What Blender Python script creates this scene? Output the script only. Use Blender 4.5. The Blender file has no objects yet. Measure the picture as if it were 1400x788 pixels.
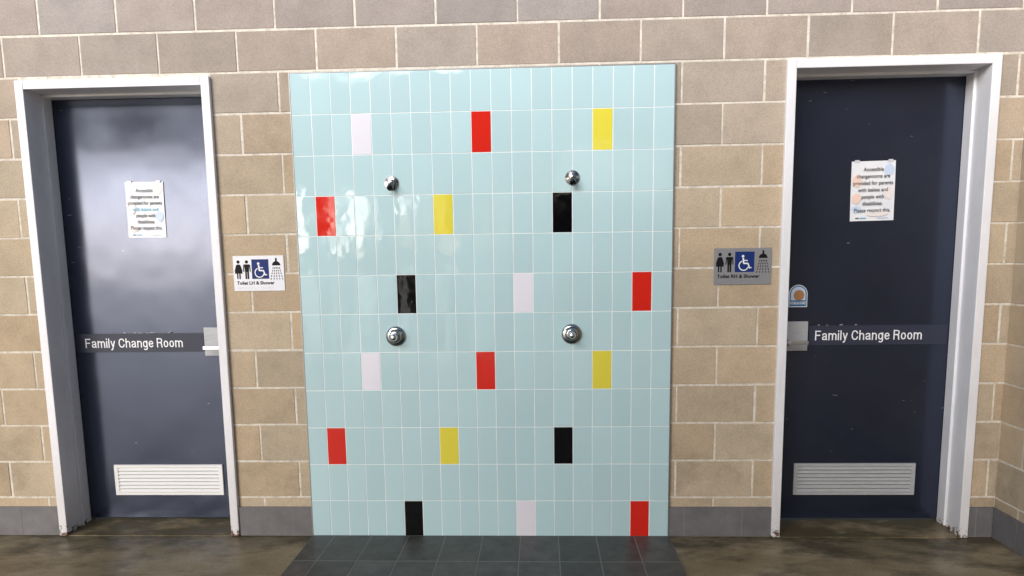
import bpy, bmesh, math, random
from mathutils import Vector, Matrix, Euler
random.seed(7)
S=bpy.context.scene
C=S.collection
S.view_settings.view_transform='Standard'
try: S.view_settings.look='None'
except Exception: pass
S.view_settings.exposure=0

# ------------------------------------------------------------------ helpers
def link(o): C.objects.link(o); return o
def mkobj(name,me,mats=(),parent=None):
    o=bpy.data.objects.new(name,me); link(o)
    for m in mats: o.data.materials.append(m)
    if parent: o.parent=parent
    return o
def thing(o,label,cat,group=None):
    o["label"]=label;o["category"]=cat
    if group:o["group"]=group
def empty(name,loc=(0,0,0)):
    o=bpy.data.objects.new(name,None);o.location=loc;o.empty_display_size=.1;return link(o)
def textmesh(body,off,shear=0):
    c=bpy.data.curves.new('tmp','FONT');c.body=body;c.size=1;c.offset=off;c.resolution_u=3;c.shear=shear
    o=bpy.data.objects.new('tmp',c);link(o)
    dg=bpy.context.evaluated_depsgraph_get();me=bpy.data.meshes.new_from_object(o.evaluated_get(dg))
    v=[tuple(q.co) for q in me.vertices];f=[tuple(p.vertices) for p in me.polygons]
    bpy.data.objects.remove(o);bpy.data.curves.remove(c);bpy.data.meshes.remove(me)
    return v,f
def smooth(P,n=5,closed=False):
    out=[];L=len(P)
    rng=range(L if closed else L-1)
    for i in rng:
        if closed: p0,p1,p2,p3=P[(i-1)%L],P[i],P[(i+1)%L],P[(i+2)%L]
        else: p0,p1,p2,p3=P[max(i-1,0)],P[i],P[i+1],P[min(i+2,L-1)]
        for k in range(n):
            t=k/n
            out.append(tuple(.5*((2*p1[a])+(-p0[a]+p2[a])*t+(2*p0[a]-5*p1[a]+4*p2[a]-p3[a])*t*t+(-p0[a]+3*p1[a]-3*p2[a]+p3[a])*t**3) for a in(0,1)))
    out.append(P[0] if closed else P[-1])
    return out
_n=[(.075,.46),(.15,.62),(.275,.665),(.40,.60),(.435,.47),(.435,.3),(.435,.0)]
GL={
'F':(.58,[[(.075,0),(.075,1)],[(.075,.925),(.56,.925)],[(.075,.51),(.50,.51)]]),
'a':(.53,[smooth([(.075,.50),(.13,.63),(.26,.665),(.39,.62),(.425,.50),(.425,.15),(.46,.07),(.52,.07)]),smooth([(.425,.42),(.24,.37),(.11,.31),(.075,.20),(.12,.10),(.22,.075),(.34,.11),(.425,.23)])]),
'm':(.82,[[(.075,0),(.075,.74)],smooth([(.075,.46),(.14,.62),(.25,.665),(.37,.60),(.41,.47),(.41,.3),(.41,0)]),smooth([(.41,.46),(.47,.62),(.58,.665),(.70,.60),(.745,.47),(.745,.3),(.745,0)])]),
'i':(.15,[[(.075,0),(.075,.74)],[(.075,.86),(.075,1)]]),
'l':(.15,[[(.075,0),(.075,1)]]),
'y':(.50,[[(.06,.74),(.255,.08)],smooth([(.44,.74),(.27,.12),(.20,-.12),(.14,-.19),(.04,-.19)])]),
'C':(.66,[smooth([(.59,.66),(.51,.86),(.34,.925),(.16,.83),(.075,.5),(.16,.17),(.34,.075),(.51,.14),(.60,.36)])]),
'h':(.51,[[(.075,0),(.075,1)],smooth(_n)]),
'n':(.51,[[(.075,0),(.075,.74)],smooth(_n)]),
'g':(.52,[smooth([(.435,.37),(.38,.59),(.26,.665),(.12,.58),(.075,.37),(.12,.16),(.26,.075),(.38,.15)],5,True),smooth([(.445,.74),(.445,.3),(.445,-.04),(.40,-.17),(.26,-.21),(.10,-.16)])]),
'e':(.52,[[(.10,.385),(.45,.385)],smooth([(.45,.385),(.40,.59),(.265,.665),(.12,.58),(.075,.37),(.13,.15),(.27,.075),(.39,.12),(.45,.22)])]),
'R':(.62,[[(.075,0),(.075,1)],smooth([(.075,.925),(.36,.925),(.50,.86),(.535,.725),(.50,.58),(.36,.52),(.075,.52)]),smooth([(.34,.51),(.47,.44),(.51,.28),(.52,.1),(.57,0)])]),
'o':(.52,[smooth([(.445,.37),(.39,.59),(.26,.665),(.13,.59),(.075,.37),(.13,.15),(.26,.075),(.39,.15)],5,True)]),
' ':(.17,[])}
class MB:
    def __init__(s): s.v=[];s.f=[];s.m=[];s.c=[]
    def face(s,pts,mat=0,col=None):
        i=len(s.v); s.v+= [tuple(p) for p in pts]; s.f.append(tuple(range(i,i+len(pts))));s.m.append(mat);s.c.append(col)
    def poly(s,verts,faces,mat=0,col=None):
        i=len(s.v); s.v+=[tuple(p) for p in verts]
        for f in faces: s.f.append(tuple(i+k for k in f));s.m.append(mat);s.c.append(col)
    def box(s,x0,x1,y0,y1,z0,z1,mat=0,col=None):
        v=[(x0,y0,z0),(x1,y0,z0),(x1,y1,z0),(x0,y1,z0),(x0,y0,z1),(x1,y0,z1),(x1,y1,z1),(x0,y1,z1)]
        s.poly(v,[(0,3,2,1),(4,5,6,7),(0,1,5,4),(1,2,6,5),(2,3,7,6),(3,0,4,7)],mat,col)
    def flat(s,pts2,y,mat=0):
        a=sum(pts2[i][0]*pts2[(i+1)%len(pts2)][1]-pts2[(i+1)%len(pts2)][0]*pts2[i][1] for i in range(len(pts2)))
        if a<0: pts2=pts2[::-1]
        s.face([(p[0],y,p[1]) for p in pts2],mat)
    def text(s,body,x0,x1,zc,h,y,mat=0,off=0.0,shear=0,sxabs=None):
        v,f=textmesh(body,off,shear)
        xs=[q[0] for q in v];w=max(xs)-min(xs)
        sx=(x1-x0)/w;sz=h/0.73
        if sxabs: sx=sxabs;x0=(x0+x1)/2-w*sx/2
        mx=min(xs)
        s.poly([(x0+(q[0]-mx)*sx,y,zc-h/2+q[1]*sz) for q in v],f,mat)
    def strokes(s,body,x0,x1,zc,h,y,mat=0,sw=.115,gap=.085):
        tot=sum(GL[c][0] for c in body)+gap*(len(body)-1);sx=(x1-x0)/tot
        x=0;lay=0
        for c in body:
            w,st=GL[c]
            for pl in st:
                lay+=1;L=len(pl);closed=(pl[0]==pl[-1]);ofs=[]
                for i in range(L):
                    a=pl[i-1] if i>0 else (pl[-2] if closed else None);b=pl[i+1] if i<L-1 else (pl[1] if closed else None)
                    ns=[]
                    for p,q in((a,pl[i]),(pl[i],b)):
                        if p is None or q is None: continue
                        d=Vector((q[0]-p[0],q[1]-p[1]))
                        if d.length<1e-6: continue
                        d.normalize();ns.append(Vector((-d.y,d.x)))
                    n=sum(ns,Vector((0,0))).normalized()
                    ofs.append(n*sw/2/max(.6,n.dot(ns[0])))
                yy=y-.00004*(lay%4)
                P=lambda p:(x0+(x+p[0])*sx,yy,zc-h/2+p[1]*h)
                for i in range(L-1):
                    p,q,o,r=pl[i],pl[i+1],ofs[i],ofs[i+1]
                    s.face([P((p[0]-o.x,p[1]-o.y)),P((q[0]-r.x,q[1]-r.y)),P((q[0]+r.x,q[1]+r.y)),P((p[0]+o.x,p[1]+o.y))],mat)
            x+=w+gap
    def mesh(s,name,origin=(0,0,0),smooth=False):
        me=bpy.data.meshes.new(name)
        me.from_pydata([(x-origin[0],y-origin[1],z-origin[2]) for x,y,z in s.v],[],s.f)
        for p,m in zip(me.polygons,s.m): p.material_index=m;p.use_smooth=smooth
        if any(c is not None for c in s.c):
            a=me.color_attributes.new('tint','FLOAT_COLOR','CORNER')
            for p,c in zip(me.polygons,s.c):
                c=c or (1,1,1)
                for li in p.loop_indices: a.data[li].color=(c[0],c[1],c[2],1)
        me.update();return me
    def obj(s,name,mats,parent=None,origin=(0,0,0),smooth=False,bevel=0):
        o=mkobj(name,s.mesh(name,origin,smooth),mats,None)
        o.location=origin
        if parent:
            o.parent=parent
            w=parent.location.copy();p=parent.parent
            while p: w+=p.location;p=p.parent
            o.location=Vector(origin)-w
        if bevel:
            b=o.modifiers.new('bevel','BEVEL');b.width=bevel;b.segments=2;b.limit_method='ANGLE'
        return o
def circ(cx,cz,r,n=20,a0=0,a1=360):
    return [(cx+r*math.cos(math.radians(a0+(a1-a0)*i/n)),cz+r*math.sin(math.radians(a0+(a1-a0)*i/n))) for i in range(n if a1-a0==360 else n+1)]
def ring(mb,cx,cz,r0,r1,a0,a1,y,mat,n=20):
    for i in range(n):
        a=math.radians(a0+(a1-a0)*i/n);b=math.radians(a0+(a1-a0)*(i+1)/n)
        mb.flat([(cx+r0*math.cos(a),cz+r0*math.sin(a)),(cx+r1*math.cos(a),cz+r1*math.sin(a)),(cx+r1*math.cos(b),cz+r1*math.sin(b)),(cx+r0*math.cos(b),cz+r0*math.sin(b))],y,mat)
def bar(mb,p,q,w,y,mat):
    d=Vector((q[0]-p[0],q[1]-p[1]));n=Vector((-d.y,d.x)).normalized()*w/2
    mb.flat([(p[0]+n.x,p[1]+n.y),(p[0]-n.x,p[1]-n.y),(q[0]-n.x,q[1]-n.y),(q[0]+n.x,q[1]+n.y)],y,mat)
def lathe(mb,base,axis,prof,n=40,mat=0):
    ax=Vector(axis).normalized();u=ax.orthogonal().normalized();w=ax.cross(u)
    vs=[];B=Vector(base)
    for r,t in prof:
        for i in range(n):
            a=2*math.pi*i/n; vs.append(B+ax*t+(u*math.cos(a)+w*math.sin(a))*r)
    fs=[]
    for k in range(len(prof)-1):
        for i in range(n):
            j=(i+1)%n; fs.append((k*n+i,k*n+j,(k+1)*n+j,(k+1)*n+i))
    fs.append(tuple((len(prof)-1)*n+i for i in range(n)))
    mb.poly(vs,fs,mat)
def hard(o,ang=35):
    me=o.data;bm=bmesh.new();bm.from_mesh(me)
    for e in bm.edges:
        if len(e.link_faces)==2 and e.calc_face_angle(0)>math.radians(ang): e.smooth=False
    bm.to_mesh(me);bm.free()

# ------------------------------------------------------------------ materials
def mat(name,col,rough=.5,metal=0,spec=.5,build=None):
    m=bpy.data.materials.new(name);m.use_nodes=True;nt=m.node_tree;b=nt.nodes['Principled BSDF']
    b.inputs['Base Color'].default_value=(*col,1);b.inputs['Roughness'].default_value=rough;b.inputs['Metallic'].default_value=metal
    b.inputs['Specular IOR Level'].default_value=spec
    if build: build(nt,b)
    return m
def noise(nt,scale,detail=4,rough=.55,scl=None):
    n=nt.nodes.new('ShaderNodeTexNoise');n.inputs['Scale'].default_value=scale;n.inputs['Detail'].default_value=detail;n.inputs['Roughness'].default_value=rough
    g=nt.nodes.new('ShaderNodeNewGeometry');src=g.outputs['Position']
    if scl:
        mp=nt.nodes.new('ShaderNodeMapping');mp.inputs['Scale'].default_value=scl
        nt.links.new(src,mp.inputs[0]);src=mp.outputs[0]
    nt.links.new(src,n.inputs['Vector']);return n.outputs['Fac']
def ramp(nt,fac,stops):
    r=nt.nodes.new('ShaderNodeValToRGB');e=r.color_ramp.elements
    while len(e)<len(stops): e.new(.5)
    for el,(p,c) in zip(e,stops):
        el.position=p; el.color=(*c,1) if isinstance(c,tuple) else (c,c,c,1)
    nt.links.new(fac,r.inputs[0]);return r.outputs[0]
def mix(nt,fac,a,b,mode='MIX'):
    n=nt.nodes.new('ShaderNodeMix');n.data_type='RGBA';n.blend_type=mode
    for s,i in((fac,0),(a,6),(b,7)):
        if isinstance(s,bpy.types.NodeSocket): nt.links.new(s,n.inputs[i])
        elif isinstance(s,tuple): n.inputs[i].default_value=(*s,1)
        else: n.inputs[i].default_value=s
    return n.outputs[2]
def bump(nt,b,h,strength,dist):
    n=nt.nodes.new('ShaderNodeBump');n.inputs['Strength'].default_value=strength;n.inputs['Distance'].default_value=dist
    nt.links.new(h,n.inputs['Height']);nt.links.new(n.outputs[0],b.inputs['Normal'])
def posz(nt):
    g=nt.nodes.new('ShaderNodeNewGeometry');s=nt.nodes.new('ShaderNodeSeparateXYZ');nt.links.new(g.outputs['Position'],s.inputs[0]);return s
def maprange(nt,v,a,b,c=0,d=1):
    n=nt.nodes.new('ShaderNodeMapRange');n.inputs[1].default_value=a;n.inputs[2].default_value=b;n.inputs[3].default_value=c;n.inputs[4].default_value=d
    nt.links.new(v,n.inputs[0]);return n.outputs[0]
def math_(nt,op,a,b):
    n=nt.nodes.new('ShaderNodeMath');n.operation=op
    for s,i in((a,0),(b,1)):
        if isinstance(s,bpy.types.NodeSocket): nt.links.new(s,n.inputs[i])
        else: n.inputs[i].default_value=s
    return n.outputs[0]
def tintnode(nt):
    a=nt.nodes.new('ShaderNodeAttribute');a.attribute_name='tint';return a.outputs['Color']

def b_block(nt,b):
    t=tintnode(nt)
    sp=ramp(nt,noise(nt,230,3,.75),[(.3,.72),(.5,1.0),(.72,1.16)])
    c=mix(nt,1,t,sp,'MULTIPLY')
    lg=ramp(nt,noise(nt,6,4,.65),[(.3,.88),(.6,1.03)])
    c=mix(nt,1,c,lg,'MULTIPLY')
    s=posz(nt);g=math_(nt,'MULTIPLY',maprange(nt,s.outputs[2],.9,.15),ramp(nt,noise(nt,3.2,5,.65),[(.47,0.),(.68,1.)]))
    c=mix(nt,math_(nt,'MULTIPLY',g,.5),c,(.15,.12,.08))
    nt.links.new(c,b.inputs['Base Color'])
    bump(nt,b,noise(nt,300,3,.75),.55,.0023)
M_block=mat('concrete_block',(.4,.33,.24),.92,0,.2,b_block)
def b_mortar(nt,b):
    c=ramp(nt,noise(nt,30,4,.7),[(.3,(.50,.45,.38)),(.6,(.76,.71,.63))])
    nt.links.new(c,b.inputs['Base Color']);bump(nt,b,noise(nt,180,3,.7),.5,.0015)
M_mortar=mat('mortar',(.7,.64,.55),.95,0,.2,b_mortar)
def b_tile(nt,b):
    t=tintnode(nt);nt.links.new(t,b.inputs['Base Color'])
    r=maprange(nt,noise(nt,9,4,.65),.35,.75,.03,.11);nt.links.new(r,b.inputs['Roughness'])
    bump(nt,b,noise(nt,11,2,.4),.45,.0020)
M_tile=mat('glazed_tile',(.4,.62,.64),.1,0,.40,b_tile)
def b_grout(nt,b):
    c=ramp(nt,noise(nt,5,4,.6),[(.3,(.74,.80,.80)),(.6,(.92,.94,.94))]);nt.links.new(c,b.inputs['Base Color'])
M_grout=mat('grout',(.85,.9,.9),.8,0,.3,b_grout)
def b_door(nt,b):
    c=ramp(nt,noise(nt,2.0,4,.5),[(.3,(.0095,.0125,.024)),(.7,(.0140,.0180,.033))])
    scr=ramp(nt,noise(nt,14,2,.5,scl=(1,1,8)),[(.775,0.),(.79,.8)])
    c=mix(nt,scr,c,(.30,.32,.36))
    nt.links.new(c,b.inputs['Base Color'])
    b.inputs['Specular Tint'].default_value=(.66,.74,1,1)
    r=maprange(nt,noise(nt,4,5,.6),.3,.7,.14,.20);nt.links.new(r,b.inputs['Roughness'])
    bump(nt,b,noise(nt,2.2,2,.5),.5,.008)
M_door=mat('navy_gloss_paint',(.02,.03,.06),.26,0,.92,b_door)
def b_frame(nt,b):
    s=posz(nt);low=maprange(nt,s.outputs[2],.10,.0)
    n=noise(nt,42,5,.7)
    rust=ramp(nt,math_(nt,'ADD',n,math_(nt,'MULTIPLY',low,.31)),[(.72,0.),(.79,1.)])
    gr=ramp(nt,noise(nt,7,5,.7,scl=(1,1,.35)),[(.35,(.86,.86,.90)),(.65,(.77,.77,.81))])
    lowg=maprange(nt,s.outputs[2],.6,.0,0,.3)
    gr=mix(nt,lowg,gr,(.48,.44,.40))
    c=mix(nt,rust,gr,(.12,.055,.03));nt.links.new(c,b.inputs['Base Color'])
M_frame=mat('white_frame_paint',(.8,.8,.84),.4,0,.4,b_frame)
def b_skirt(nt,b):
    c=ramp(nt,noise(nt,6,5,.7),[(.3,(.12,.115,.12)),(.7,(.19,.185,.195))]);nt.links.new(c,b.inputs['Base Color'])
M_skirt=mat('grey_skirting_tile',(.16,.155,.165),.45,0,.4,b_skirt)
def b_conc(nt,b):
    s=posz(nt)
    c=ramp(nt,noise(nt,2.4,6,.62,scl=(.7,1.3,1)),[(.30,(.20,.150,.080)),(.5,(.34,.265,.155)),(.70,(.49,.395,.26))])
    sp=ramp(nt,noise(nt,90,3,.7),[(.3,.76),(.7,1.14)]);c=mix(nt,1,c,sp,'MULTIPLY')
    near=maprange(nt,s.outputs[1],-.38,.04)
    d=ramp(nt,math_(nt,'ADD',noise(nt,4.3,6,.68,scl=(.75,1.5,1)),math_(nt,'MULTIPLY',near,.20)),[(.51,0.),(.71,.9)])
    c=mix(nt,d,c,(.070,.057,.028))
    grass=ramp(nt,noise(nt,4,5,.7),[(.3,(.03,.06,.015)),(.7,(.09,.13,.04))])
    c=mix(nt,maprange(nt,s.outputs[1],-11.0,-11.05),c,grass)
    nt.links.new(c,b.inputs['Base Color'])
    bump(nt,b,noise(nt,120,4,.7),.35,.0014)
    nt.links.new(maprange(nt,noise(nt,3,3,.6),.3,.7,.28,.62),b.inputs['Roughness'])
M_conc=mat('stained_concrete',(.2,.17,.13),.8,0,.45,b_conc)
def b_ftile(nt,b):
    c=ramp(nt,noise(nt,9,6,.75),[(.3,(.045,.041,.036)),(.7,(.118,.108,.095))])
    c=mix(nt,1,c,tintnode(nt),'MULTIPLY');nt.links.new(c,b.inputs['Base Color']);bump(nt,b,noise(nt,200,3,.6),.3,.001)
M_ftile=mat('charcoal_floor_tile',(.06,.07,.072),.48,0,.4,b_ftile)
M_fgrout=mat('floor_grout',(.24,.225,.20),.9)
M_bright=mat('polished_steel',(.66,.66,.68),.12,1)
M_lever=mat('satin_steel_lever',(.50,.50,.52),.35,.9)
M_chromed=mat('dark_chrome',(.14,.14,.14),.22,1)
M_ring=mat('worn_chrome',(.40,.40,.40),.16,1)
def b_sil(nt,b):
    c=ramp(nt,noise(nt,20,5,.7,scl=(1,1,8)),[(.3,(.38,.39,.41)),(.7,(.50,.51,.53))]);nt.links.new(c,b.inputs['Base Color'])
M_steel=mat('brushed_steel',(.5,.5,.52),.6,.2,.3,b_sil)
M_vents=mat('silver_vent_metal',(.5,.5,.52),.42,.15,.5,b_sil)
M_ventw=mat('white_vent_paint',(.80,.80,.80),.45)
M_strip=mat('slate_name_strip',(.030,.035,.060),.5,0,.35)
M_white=mat('white_lettering',(.88,.88,.92),.5)
M_black=mat('black_print',(.006,.006,.007),.6,0,.2)
M_ink=mat('notice_ink',(.008,.008,.010),.6,0,.1)
M_grey=mat('faded_print',(.08,.08,.10),.5,0,.2)
M_plateL=mat('skylit_sign_plate',(.70,.71,.77),.42,.1,.4)  # same aluminium as the other plate; sky reflection painted into its colour
M_plateR=mat('silver_sign_plate',(.30,.30,.32),.38,.3,.5)
M_blue=mat('access_blue',(.010,.030,.16),.5,0,.2)
M_iwhite=mat('symbol_white',(.8,.8,.85),.4)
M_braille=mat('raised_grey_dots',(.28,.28,.30),.4)
def b_paper(nt,b):
    c=ramp(nt,noise(nt,6,3,.5),[(.3,(.74,.76,.82)),(.7,(.84,.85,.88))]);nt.links.new(c,b.inputs['Base Color'])
    bump(nt,b,noise(nt,22,3,.6),.6,.004)
M_paper=mat('laminated_paper',(.75,.76,.8),.3,0,.35,b_paper)
M_pblue=mat('pale_blue_print',(.56,.67,.84),.35,0,.3);M_peach=mat('peach_print',(.82,.62,.54),.35,0,.3);M_cyan=mat('cyan_print',(.12,.45,.62),.4,0,.2)
M_ppale=mat('pale_peach_print',(.80,.74,.73),.35,0,.3)
M_stblue=mat('sticker_blue',(.03,.14,.30),.35);M_stbrown=mat('sticker_tan',(.42,.20,.08),.4)
M_edge=mat('trim_aluminium',(.30,.31,.32),.4,.6)
M_blocker=mat('blocker_grey',(.12,.12,.12),.7);M_dark=mat('dark_void',(.01,.01,.01),.9)
M_tape=mat('clear_tape',(.6,.62,.66),.2)
M_hblock=mat('horizon_blocker_leaves',(.04,.08,.025),.8)

# ------------------------------------------------------------------ ground
mb=MB();mb.face([(-200,-300,0),(200,-300,0),(200,60,0),(-200,60,0)])
g=mb.obj('ground',[M_conc]);g["kind"]="structure"
PW=1.9;PH=2.4
mb=MB();mb.box(-.0,PW+.005,-4.6,-.002,.001,.0078,1)
y=-.004;first=True
while y>-4.5:
    L=.325 if first else .2;first=False
    xs=[0.0,.12]+[.12+.2*i for i in range(1,9)]+[PW+.005]
    for a,b in zip(xs[:-1],xs[1:]):
        k=random.uniform(.78,1.28);h=.0086+random.uniform(-.0002,.0004)
        mb.box(a+.0030,b-.0030,y-L+.0052,y-.0052,.004,h,0,(k,k,k*random.uniform(.97,1.03)))
    y-=L
g=mb.obj('shower_floor',[M_ftile,M_fgrout]);g["kind"]="structure"

# ------------------------------------------------------------------ block walls
LF=(-1.405,-.405,2.398);RF=(2.437,3.443,2.408)
WY=.015;WT=.25;ZT=3.415;XC=3.58
def block(mb,fr,u0,u1,v0,v1,col):
    j=lambda:random.uniform(-.0014,.0014)
    dep=.0022+random.uniform(-.0006,.0009)
    u0+=j();u1+=j();v0+=j();v1+=j()
    c=.0022
    back=[fr(u0,v0,-.004),fr(u1,v0,-.004),fr(u1,v1,-.004),fr(u0,v1,-.004)]
    sh=[fr(u0,v0,dep-.0018),fr(u1,v0,dep-.0018),fr(u1,v1,dep-.0018),fr(u0,v1,dep-.0018)]
    ft=[fr(u0+c,v0+c,dep+j()*.4),fr(u1-c,v0+c,dep+j()*.4),fr(u1-c,v1-c,dep+j()*.4),fr(u0+c,v1-c,dep+j()*.4)]
    f=[(8,9,10,11)]
    for i in range(4):
        k=(i+1)%4;f.append((i,k,4+k,4+i));f.append((4+i,4+k,8+k,8+i))
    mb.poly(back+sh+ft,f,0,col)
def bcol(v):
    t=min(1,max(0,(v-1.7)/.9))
    a=(.530,.425,.305);b=(.360,.312,.285)  # greyer upper courses: part block colour, part fall-off of warm light painted in
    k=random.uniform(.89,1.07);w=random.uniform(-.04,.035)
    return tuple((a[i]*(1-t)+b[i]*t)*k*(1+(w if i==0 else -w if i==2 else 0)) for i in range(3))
def courses(mb,fr,U0,U1,opens,shift=0):
    z=.015;k=-1
    while z<ZT-.05:
        ph=(.136 if k%2==1 else .336)+shift
        v0,v1=z+.005,z+.195
        segs=[(U0,U1)]
        for a,b,h in opens:
            if v0<h-.05:
                ns=[]
                for s0,s1 in segs:
                    if b<=s0 or a>=s1: ns.append((s0,s1))
                    else:
                        if a>s0: ns.append((s0,a))
                        if b<s1: ns.append((b,s1))
                segs=ns
        for s0,s1 in segs:
            u=ph+.4*math.floor((s0-ph)/.4)
            while u<s1:
                a=max(u+.005,s0+ (.0 if s0==U0 else .001));b=min(u+.395,s1-.001)
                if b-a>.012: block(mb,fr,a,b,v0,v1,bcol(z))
                u+=.4
        z+=.2;k+=1
XL=-4.6
mb=MB()
fr=lambda u,v,d:(u,WY+.0022-d,v)
opens=[(LF[0]+.003,LF[1]-.003,LF[2]),(RF[0]+.003,RF[1]-.003,RF[2])]
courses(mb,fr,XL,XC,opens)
my=WY+.0022
ox=[XL]+[q for o in opens for q in(o[0],o[1])]+[XC+.2]
for i in(0,2,4): mb.box(ox[i],ox[i+1],my,WT,0,LF[2]-.008,1)
mb.box(XL,XC+.2,my,WT,LF[2]-.008,ZT,1)
wall=mb.obj('block_wall',[M_block,M_mortar])
thing(wall,"tan concrete block wall in running bond with pale mortar","wall")
mb=MB()
LS=5.6
fr2=lambda u,v,d:(XC-d,WY-u,v)
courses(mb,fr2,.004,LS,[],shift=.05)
mb.box(XC,XC+.2,WY-LS,my-.0001,0,ZT,1)
wall2=mb.obj('block_wall',[M_block,M_mortar])
thing(wall2,"tan concrete block return wall meeting the door wall at corner","wall")
def skirt(segs,axis,parent):
    mb=MB()
    for a,b in segs:
        u=-.115+.3*math.floor((a+.115)/.3)
        while u<b:
            s=max(a,u+.0015);e=min(b,u+.2985)
            if e-s>.01:
                if axis=='x': mb.box(s,e,WY-.012,WY+.004,.004,.163)
                else: mb.box(XC-.0125,XC-.0003,-e,-s,.004,.163)
            u+=.3
        if axis=='x': mb.box(a+.001,b-.001,WY-.0108,WY+.003,.002,.1615,1)
        else: mb.box(XC-.0112,XC-.0004,-b+.001,-a-.001,.002,.1615,1)
    return mb.obj('skirting',[M_skirt,M_fgrout],parent,bevel=.0012)
skirt([(XL,LF[0]-.001),(LF[1]+.001,-.004),(PW+.004,RF[0]-.001),(RF[1]+.001,XC-.002)],'x',wall)
skirt([(.0,LS-.05)],'y',wall2)

# ------------------------------------------------------------------ tiled panel
mb=MB()
mb.box(.001,PW-.001,.0013,WY+.006,0.002,PH-.001,1)
AQ=(.485,.670,.710);WH=(.80,.78,.86);RD=(.66,.024,.014);YE=(.76,.67,.07);BK=(.003,.003,.004)
special={}
for r,(c0,c1,c2) in {1:(WH,RD,YE),3:(RD,YE,BK),5:(BK,WH,RD),7:(WH,RD,YE),9:(RD,YE,BK),11:(BK,WH,RD)}.items():
    s={1:3,3:1,5:5,7:3,9:1,11:5}[r]
    for i,c in enumerate((c0,c1,c2)): special[(s+6*i,r)]=c
cl=lambda v,m:max(-m,min(m,v))
for r in range(12):
    for c in range(19):
        x0=c*.1+.0018;x1=c*.1+.0982;z1=PH-.2*r-.0017;z0=PH-.2*r-.1983
        k=random.uniform(.965,1.03)
        col=special.get((c,r))
        col=tuple(q*k for q in (col or AQ))
        tx=cl(random.gauss(0,.0045),.006);tz=cl(random.gauss(0,.0028),.004);o=random.uniform(-.0002,.0001)
        xc=(x0+x1)/2;zc=(z0+z1)/2
        Y=lambda x,z,e=0:o+e+(x-xc)*tx+(z-zc)*tz
        rings=[]
        for ins,e in((0,.004),(0,.0008),(.0004,.0003),(.0011,0)):
            rings.append([(x0+ins,Y(x0,z0,e),z0+ins),(x1-ins,Y(x1,z0,e),z0+ins),(x1-ins,Y(x1,z1,e),z1-ins),(x0+ins,Y(x0,z1,e),z1-ins)])
        vs=[p for q in rings for p in q];fs=[(12,13,14,15)]
        for q in range(3):
            for i in range(4):
                j=(i+1)%4;fs.append((q*4+i,q*4+j,q*4+4+j,q*4+4+i))
        mb.poly(vs,fs,0,col)
panel=mb.obj('tiled_panel',[M_tile,M_grout])
thing(panel,"glossy pale aqua tiled shower panel with scattered coloured tiles","tiled panel")
mb=MB()
mb.box(-.004,-.0003,-.001,WY+.004,.006,PH+.003);mb.box(PW+.0003,PW+.004,-.001,WY+.004,.006,PH+.003);mb.box(0,PW,-.001,WY+.004,PH+.0003,PH+.003)
mb.obj('edge_trim',[M_edge],panel)

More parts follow.
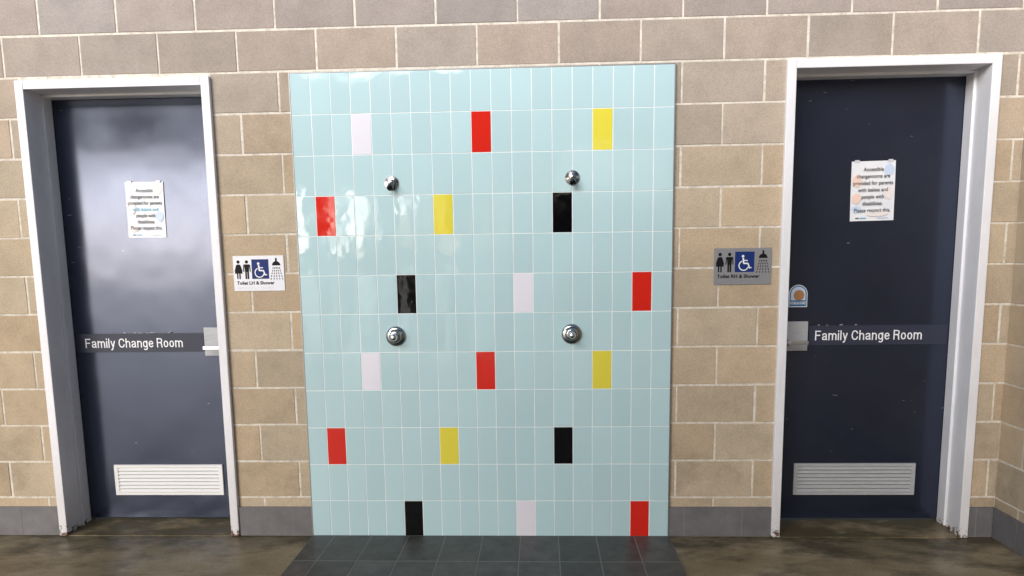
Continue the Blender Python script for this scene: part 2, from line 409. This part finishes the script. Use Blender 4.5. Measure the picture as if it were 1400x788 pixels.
# ------------------------------------------------------------------ doors
DY=.187
def door(F,side,ventmat,labelx):
    x0,x1,zt=F
    e=empty('door',((x0+x1)/2,DY,0))
    thing(e,labelx,"door")
    W=.044
    mb=MB();fy=-.008
    for s,xa in((1,x0),(-1,x1)):
        X=lambda a,b:(min(xa+s*a,xa+s*b),max(xa+s*a,xa+s*b))
        a,b=X(0,W);mb.box(a,b,fy,WT-.01,.003,zt)
        a,b=X(W-.002,W+.013);mb.box(a,b,.115,DY-.002,.003,zt-W)
    mb.box(x0+W+.0005,x1-W-.0005,fy+.0006,WT-.01,zt-W,zt-.0005)
    mb.box(x0+W+.013,x1-W-.013,.115,DY-.002,zt-W-.013,zt-W+.002)
    mb.obj('frame',[M_frame],e,bevel=.0035)
    mb=MB()
    mb.poly([(x0+W,.0,.0),(x1-W,.0,.0),(x1-W,WT,.0),(x0+W,WT,.0),(x0+W,.0,.004),(x1-W,.0,.004),(x1-W,WT,.030),(x0+W,WT,.030)],
      [(0,3,2,1),(4,5,6,7),(0,1,5,4),(1,2,6,5),(2,3,7,6),(3,0,4,7)])
    mb.obj('sill',[M_conc],e)
    mb=MB();lx0=x0+W+.003;lx1=x1-W-.003;lb=.036
    mb.box(lx0,lx1,DY,DY+.042,lb,zt-W-.004)
    leaf=mb.obj('leaf',[M_door],e,bevel=.002)
    y=DY
    if side=='L': sa,sb=lx0+.005,-.618;ta,tb=-1.288,-.736;pa,pb=-.612,-.462;zc=1.041
    else: sa,sb=2.662,3.375;ta,tb=2.692,3.248;pa,pb=2.49,2.652;zc=1.047
    mb=MB();mb.box(sa,sb,y-.0025,y-.0002,zc-.052,zc+.052,0)
    mb.strokes('Family Change Room',ta,tb,zc,.052,y-.0032,1)
    for i in range(11 if side=='L' else 4):
        a=random.uniform(.38,.80)*(sb-sa)+sa if side=='L' else random.uniform(.05,.4)*(sb-sa)+sa
        mb.box(a,a+random.uniform(.008,.026),y-.0008,y-.0003,zc+.053,zc+.053+random.uniform(.002,.006),2)
    mb.obj('name_strip',[M_strip,M_white,M_braille],leaf)
    mb=MB();hz=1.045
    mb.box(pa,pb,y-.009,y-.0002,hz-.078,hz+.078)
    mb.box(pa+.006,pb-.006,y-.0105,y-.0088,hz-.072,hz+.072)
    pl=mb.obj('handle',[M_steel],leaf,bevel=.002)
    sx=-.5 if side=='L' else 2.54; d=-1 if side=='L' else 1
    mb2=MB();lathe(mb2,(sx,y-.010,hz-.030),(0,-1,0),[(.018,0),(.018,.02),(.011,.024),(.011,.045),(.006,.05)],24)
    ex=sx+d*.098
    mb2.box(min(sx,ex),max(sx,ex),y-.066,y-.052,hz-.041,hz-.019)
    mb2.obj('lever',[M_lever],leaf,bevel=.004)
    if side=='L': va,vb=-1.185,-.562
    else: va,vb=2.608,3.254
    z0,z1=.172,.348;m=MB();fw=.016
    m.box(va,vb,y-.010,y-.0003,z1-fw,z1);m.box(va,vb,y-.010,y-.0003,z0,z0+fw)
    m.box(va,va+fw*1.3,y-.0102,y-.0003,z0+fw-.001,z1-fw+.001);m.box(vb-fw*1.3,vb,y-.0102,y-.0003,z0+fw-.001,z1-fw+.001)
    m.box(va+.01,vb-.01,y-.0015,y-.0002,z0+.01,z1-.01,1)
    n=7;h=(z1-z0-2*fw)/n
    for i in range(n):
        a=z0+fw+i*h
        xa=va+fw*1.3-.001;xb=vb-fw*1.3+.001
        m.poly([(xa,y-.010,a+.001),(xb,y-.010,a+.001),(xb,y-.002,a+h*.74),(xa,y-.002,a+h*.74),(xa,y-.0115,a+.003),(xb,y-.0115,a+.003),(xb,y-.0025,a+h*.86),(xa,y-.0025,a+h*.86)],
          [(0,3,2,1),(4,5,6,7),(0,1,5,4),(1,2,6,5),(2,3,7,6),(3,0,4,7)])
    m.obj('vent',[ventmat,M_dark],leaf)
    return e
dl=door(LF,'L',M_ventw,"navy blue door with white frame and white louvred vent")
dr=door(RF,'R',M_vents,"navy blue door with white frame and silver louvred vent")

# ------------------------------------------------------------------ notices
def notice(cx,cz,w,h,tilt,kind,label):
    y=DY-.0035
    mb=MB();n=10
    fold=.0016 if kind=='L' else .0
    def yy(u,v): return -.004*abs(u)**3*4*(.4+.6*abs(v))-.0010*math.sin(5*v+2*u)-fold*max(0,1-abs(v+.02)*12)
    for i in range(n):
        for j in range(n):
            q=[(i/n-.5,j/n-.5),((i+1)/n-.5,j/n-.5),((i+1)/n-.5,(j+1)/n-.5),(i/n-.5,(j+1)/n-.5)]
            mb.face([(a*w,yy(a,b),b*h) for a,b in q],0)
    yt=-.0044
    X=lambda a:(a-.5)*w
    Z=lambda b:(.5-b)*h
    def blob(cx_,cz_,rx,rz,m,o=0):
        mb.flat([(X(cx_)+rx*w*math.cos(t*.314)*(1+.08*math.sin(2*t*.314+cx_*9)),Z(cz_)+rz*h*math.sin(t*.314)*(1+.08*math.cos(3*t*.314+cz_*7))) for t in range(20)],yt+.0006-o,m)
    if kind=='R':
        blob(.86,.15,.11,.10,2);blob(.13,.33,.10,.11,3);blob(.86,.53,.11,.11,5,.0002);blob(.62,.88,.26,.05,5,.0001);blob(.13,.62,.10,.09,3);blob(.14,.80,.10,.06,2,.0001)
    else:
        blob(.84,.14,.12,.09,5);blob(.14,.46,.10,.12,5);blob(.86,.62,.10,.10,2);blob(.16,.84,.12,.06,5,.0001)
    lines=['Accessible','changerooms are','provided for parents','with babies and','people with','disabilities.','Please respect this.']
    v,f=textmesh(lines[2],.008,0);wid=max(q[0] for q in v)-min(q[0] for q in v);sx=.90*w/wid
    for i,t in enumerate(lines):
        z=Z(.135+.114*i) if kind=='R' else Z(.15+.112*i)
        m=1
        if kind=='L': m=4 if i==3 else (7 if i==0 else 1)
        mb.text(t,X(.1),X(.9),z,.0200,yt-.0002*(i%2),m,off=.008,sxabs=sx)
    for a,b,m in((.12,.2,1),(.22,.36,4),(.62,.86,2)):
        mb.box(X(a),X(b),yt,yt+.0002,Z(.960),Z(.945),m)
    for a in(.12,.88): mb.box(X(a)-.012,X(a)+.012,yt-.0002,yt+.001,h/2-.006,h/2+.006,6)
    o=mb.obj('notice',[M_paper,M_ink,M_pblue,M_peach,M_cyan,M_ppale,M_tape,M_grey])
    o.location=(cx,y,cz);o.rotation_euler=(0,tilt,0)
    thing(o,label,"notice")
    return o
notice(-.884,1.762,.208,.295,math.radians(.6),'L',"faded white laminated notice taped to the navy door")
notice(2.953,1.794,.222,.302,math.radians(-.8),'R',"white laminated notice with pastel shapes taped to navy door")

# ------------------------------------------------------------------ toilet signs
def sign(x0,x1,z0,z1,txt,plate,label):
    yb=WY-.0008
    e=empty('sign',((x0+x1)/2,yb,(z0+z1)/2));thing(e,label,"sign")
    y=yb-.0035;w=x1-x0;h=z1-z0
    X=lambda a:x0+a*w
    Z=lambda b:z1-b*h
    mb=MB();mb.box(x0,x1,y,yb,z0,z1)
    mb.obj('plate',[plate],e,bevel=.001)
    yy=y-.0007
    mb=MB();cx=X(.105);r=.0085
    mb.flat(circ(cx,Z(.17),r),yy)
    mb.flat([(cx-.008,Z(.24)),(cx+.008,Z(.24)),(cx+.021,Z(.50)),(cx-.021,Z(.50))],yy)
    bar(mb,(cx-.009,Z(.26)),(cx-.019,Z(.44)),.0048,yy-.0001,0);bar(mb,(cx+.009,Z(.26)),(cx+.019,Z(.44)),.0048,yy-.0001,0)
    for s in(-1,1): bar(mb,(cx+s*.006,Z(.50)+.002),(cx+s*.006,Z(.655)),.007,yy-.0001,0)
    mb.obj('woman_symbol',[M_black],e)
    mb=MB();cx=X(.27)
    mb.flat(circ(cx,Z(.17),r),yy)
    mb.flat([(cx-.014,Z(.24)),(cx+.014,Z(.24)),(cx+.010,Z(.46)),(cx-.010,Z(.46))],yy)
    for s in(-1,1):
        bar(mb,(cx+s*.0155,Z(.25)),(cx+s*.0175,Z(.45)),.005,yy-.0001,0)
        bar(mb,(cx+s*.0055,Z(.45)),(cx+s*.0055,Z(.655)),.0085,yy-.0001,0)
    mb.obj('man_symbol',[M_black],e)
    mb=MB();mb.box(X(.365),X(.70),yy,y-.0002,Z(.655),Z(.10),0)
    y2=yy-.0006;ox=X(.52);oz=Z(.40)
    s=.052
    mb.flat(circ(ox-.10*s,oz+.62*s,.13*s,14),y2,1)
    bar(mb,(ox-.08*s,oz+.46*s),(ox-.02*s,oz-.08*s),.15*s,y2,1)
    bar(mb,(ox-.06*s,oz+.22*s),(ox+.36*s,oz+.20*s),.10*s,y2-.0001,1)
    bar(mb,(ox-.05*s,oz-.06*s),(ox+.42*s,oz-.08*s),.13*s,y2-.0002,1)
    bar(mb,(ox+.38*s,oz-.06*s),(ox+.56*s,oz-.55*s),.13*s,y2-.0003,1)
    bar(mb,(ox+.54*s,oz-.52*s),(ox+.74*s,oz-.46*s),.10*s,y2-.0001,1)
    ring(mb,ox-.02*s,oz-.28*s,.40*s,.50*s,110,345,y2-.0004,1)
    mb.obj('access_symbol',[M_blue,M_iwhite],e)
    mb=MB();cx=X(.85)
    ring(mb,cx,Z(.28),.0,.022,0,180,yy,0,12);bar(mb,(cx,Z(.18)),(cx,Z(.07)),.009,yy-.0001,0)
    for r_ in range(5):
        for k in range(5):
            dx=(k-2)*(.0082+.0016*r_)
            a=(cx+dx,Z(.33+.076*r_));b=(cx+dx*1.06,Z(.33+.076*r_+.046))
            bar(mb,a,b,.0042,yy,0)
    mb.obj('shower_symbol',[M_black],e)
    mb=MB();mb.text(txt,X(.06),X(.80),Z(.765),.0175,yy,0,off=.03)
    for i in range(34):
        for j in range(3):
            if random.random()<.55:
                px_=X(.07)+i*.0056+(.0018 if i%2 else 0);pz=Z(.895)-j*.0032
                mb.box(px_,px_+.0016,yy-.0002,y-.0001,pz,pz+.0016,1)
    mb.obj('lettering',[M_black,M_braille],e)
sign(-.351,-.084,1.326,1.507,'Toilet LH & Shower',M_plateL,"metal toilet and shower sign with sky reflection painted in")
sign(2.110,2.397,1.328,1.511,'Toilet RH & Shower',M_plateR,"silver grey toilet and shower sign on block wall")

x0,x1,z0,z1=2.549,2.645,1.199,1.316;yb=DY-.0006;cx=(x0+x1)/2
mb=MB()
def arch(s,y,m):
    w=(x1-x0)/2*s;zb=z0+(1-s)*.05;zs=z1-(x1-x0)/2
    mb.flat([(cx-w,zb),(cx+w,zb),(cx+w,zs)]+[(cx+w*math.cos(math.radians(a)),zs+w*math.sin(math.radians(a))) for a in range(10,180,10)]+[(cx-w,zs)],y,m)
arch(1,yb,0);arch(.93,yb-.0002,1);arch(.80,yb-.0004,2)
mb.flat(circ(cx+.004,z0+.062,.028),yb-.0006,3)
mb.box(x0+.004,x1-.004,yb-.0009,yb-.0006,z0+.008,z0+.036,1)
mb.text('KOALA KARE',x0+.008,x1-.008,z0+.022,.015,yb-.0012,0,off=.02)
o=mb.obj('sticker',[M_white,M_stblue,M_pblue,M_stbrown],origin=(cx,yb,z0));thing(o,"small arched blue and brown sticker on navy door","sticker")

# ------------------------------------------------------------------ shower fittings
def shower(x,z):
    e=empty('shower_head',(x,0,z));thing(e,"small chrome shower head on aqua tiled panel","shower head","shower heads on the tiled panel")
    mb=MB();lathe(mb,(x,-.0005,z),(0,-1,0),[(.037,0),(.037,.002),(.035,.005),(.026,.006),(.019,.007),(.0175,.020),(.015,.026),(.010,.029)],40)
    hard(mb.obj('flange',[M_ring],e,smooth=True))
    mb=MB();lathe(mb,(x,-.018,z-.002),(0,-.74,-.67),[(.0115,0),(.0115,.020),(.016,.024),(.017,.038),(.015,.042),(.0135,.042),(.012,.037),(.004,.037)],32)
    hard(mb.obj('nozzle',[M_chromed],e,smooth=True))
def tap(x,z):
    e=empty('push_tap',(x,0,z));thing(e,"round chrome push button shower tap on tiled panel","tap","push taps on the tiled panel")
    mb=MB();lathe(mb,(x,-.0005,z),(0,-1,0),[(.052,0),(.0515,.004),(.049,.008),(.045,.011),(.040,.013),(.034,.0145),(.032,.018),(.030,.024),(.026,.028),(.0205,.029)],48)
    hard(mb.obj('flange',[M_ring],e,smooth=True),40)
    mb=MB();lathe(mb,(x,-.024,z),(0,-1,0),[(.0145,0),(.0145,.022),(.0180,.025),(.0190,.032),(.0185,.040),(.0165,.047),(.012,.052),(.006,.0545),(.001,.055)],40)
    hard(mb.obj('button',[M_bright],e,smooth=True))
shower(.494,1.858);shower(1.401,1.869);tap(.488,1.084);tap(1.395,1.087)

# ------------------------------------------------------------------ added glare blockers behind the camera, unseen but shaping reflections
e=empty('glare_blocker',(-.5,-6,0));thing(e,"unseen flat canopy and slats added to shape reflected glare","glare_blocker")
mb=MB();mb.box(-9,3.5,-7.5,-3.9,3.15,3.40);mb.obj('blocker_roof',[M_blocker],e)
for px_ in(-8.5,3.3):
    mb=MB();mb.box(px_-.08,px_+.08,-7.4,-7.24,0,3.15);mb.obj('blocker_post',[M_blocker],e)
mb=MB();x=-2.9
rs=random.Random(11)
while x<1.3:
    w=rs.choice((.12,.18,.24,.34));mb.box(x,x+w,-7.38,-7.33,.05,3.14);x+=w+rs.choice((.06,.10,.15,.24))
mb.box(-2.92,1.5,-7.32,-7.28,1.40,1.58);mb.box(-2.92,1.5,-7.32,-7.28,2.5,3.14)
mb.obj('blocker_slats',[M_blocker],e)  # slats added only to break the reflected glare into streaks
mb=MB();rs=random.Random(5)
nx=60
for i in range(nx):
    xa=.5+i*.25;hh=3.0+rs.uniform(-.25,.25)
    for j in range(12):
        zz=hh*j/12
        for k in range(2):
            cx_=xa+rs.uniform(0,.25);cz_=zz+rs.uniform(0,.25);s_=rs.uniform(.14,.24);yy_=-14+rs.uniform(-.15,.15)
            a=rs.uniform(0,3.14);mb.face([(cx_+s_*math.cos(a+q*1.571),yy_+.1*math.sin(a+q*2),cz_+s_*math.sin(a+q*1.571)) for q in range(4)])
    mb.box(xa,xa+.249,-15,-14.2,0,hh-.15)
o=mb.obj('horizon_blocker',[M_hblock]);thing(o,"unseen dark green leafy belt added to darken reflected horizon","horizon_blocker")  # leafy belt added out of view to darken the horizon in reflections

# ------------------------------------------------------------------ light, sky, camera
AZ=math.radians(26);EL=math.radians(20)
w=bpy.data.worlds.new('World');S.world=w;w.use_nodes=True;nt=w.node_tree
bg=nt.nodes['Background'];sky=nt.nodes.new('ShaderNodeTexSky');sky.sky_type='NISHITA';sky.sun_disc=False
sky.sun_elevation=EL;sky.sun_rotation=math.pi+AZ;sky.air_density=1.0;sky.dust_density=1.0
nt.links.new(sky.outputs[0],bg.inputs[0]);bg.inputs[1].default_value=.145
sd=bpy.data.lights.new('sun','SUN');sd.energy=4.9;sd.angle=math.radians(44);sd.color=(1,.97,.95)
so=link(bpy.data.objects.new('sun',sd))
frm=Vector((-math.sin(AZ)*math.cos(EL),-math.cos(AZ)*math.cos(EL),math.sin(EL)))
so.rotation_euler=frm.to_track_quat('Z','Y').to_euler();so.location=frm*20

cam=bpy.data.cameras.new('camera');co=link(bpy.data.objects.new('camera',cam));S.camera=co
co.location=(1.2394,-3.6260,1.4729);co.rotation_euler=Euler((1.4388,.0139,.0400))
cam.sensor_width=36;cam.lens=970/1400*36;cam.shift_y=88.9357/1400;cam.clip_end=1000;cam.clip_start=.05
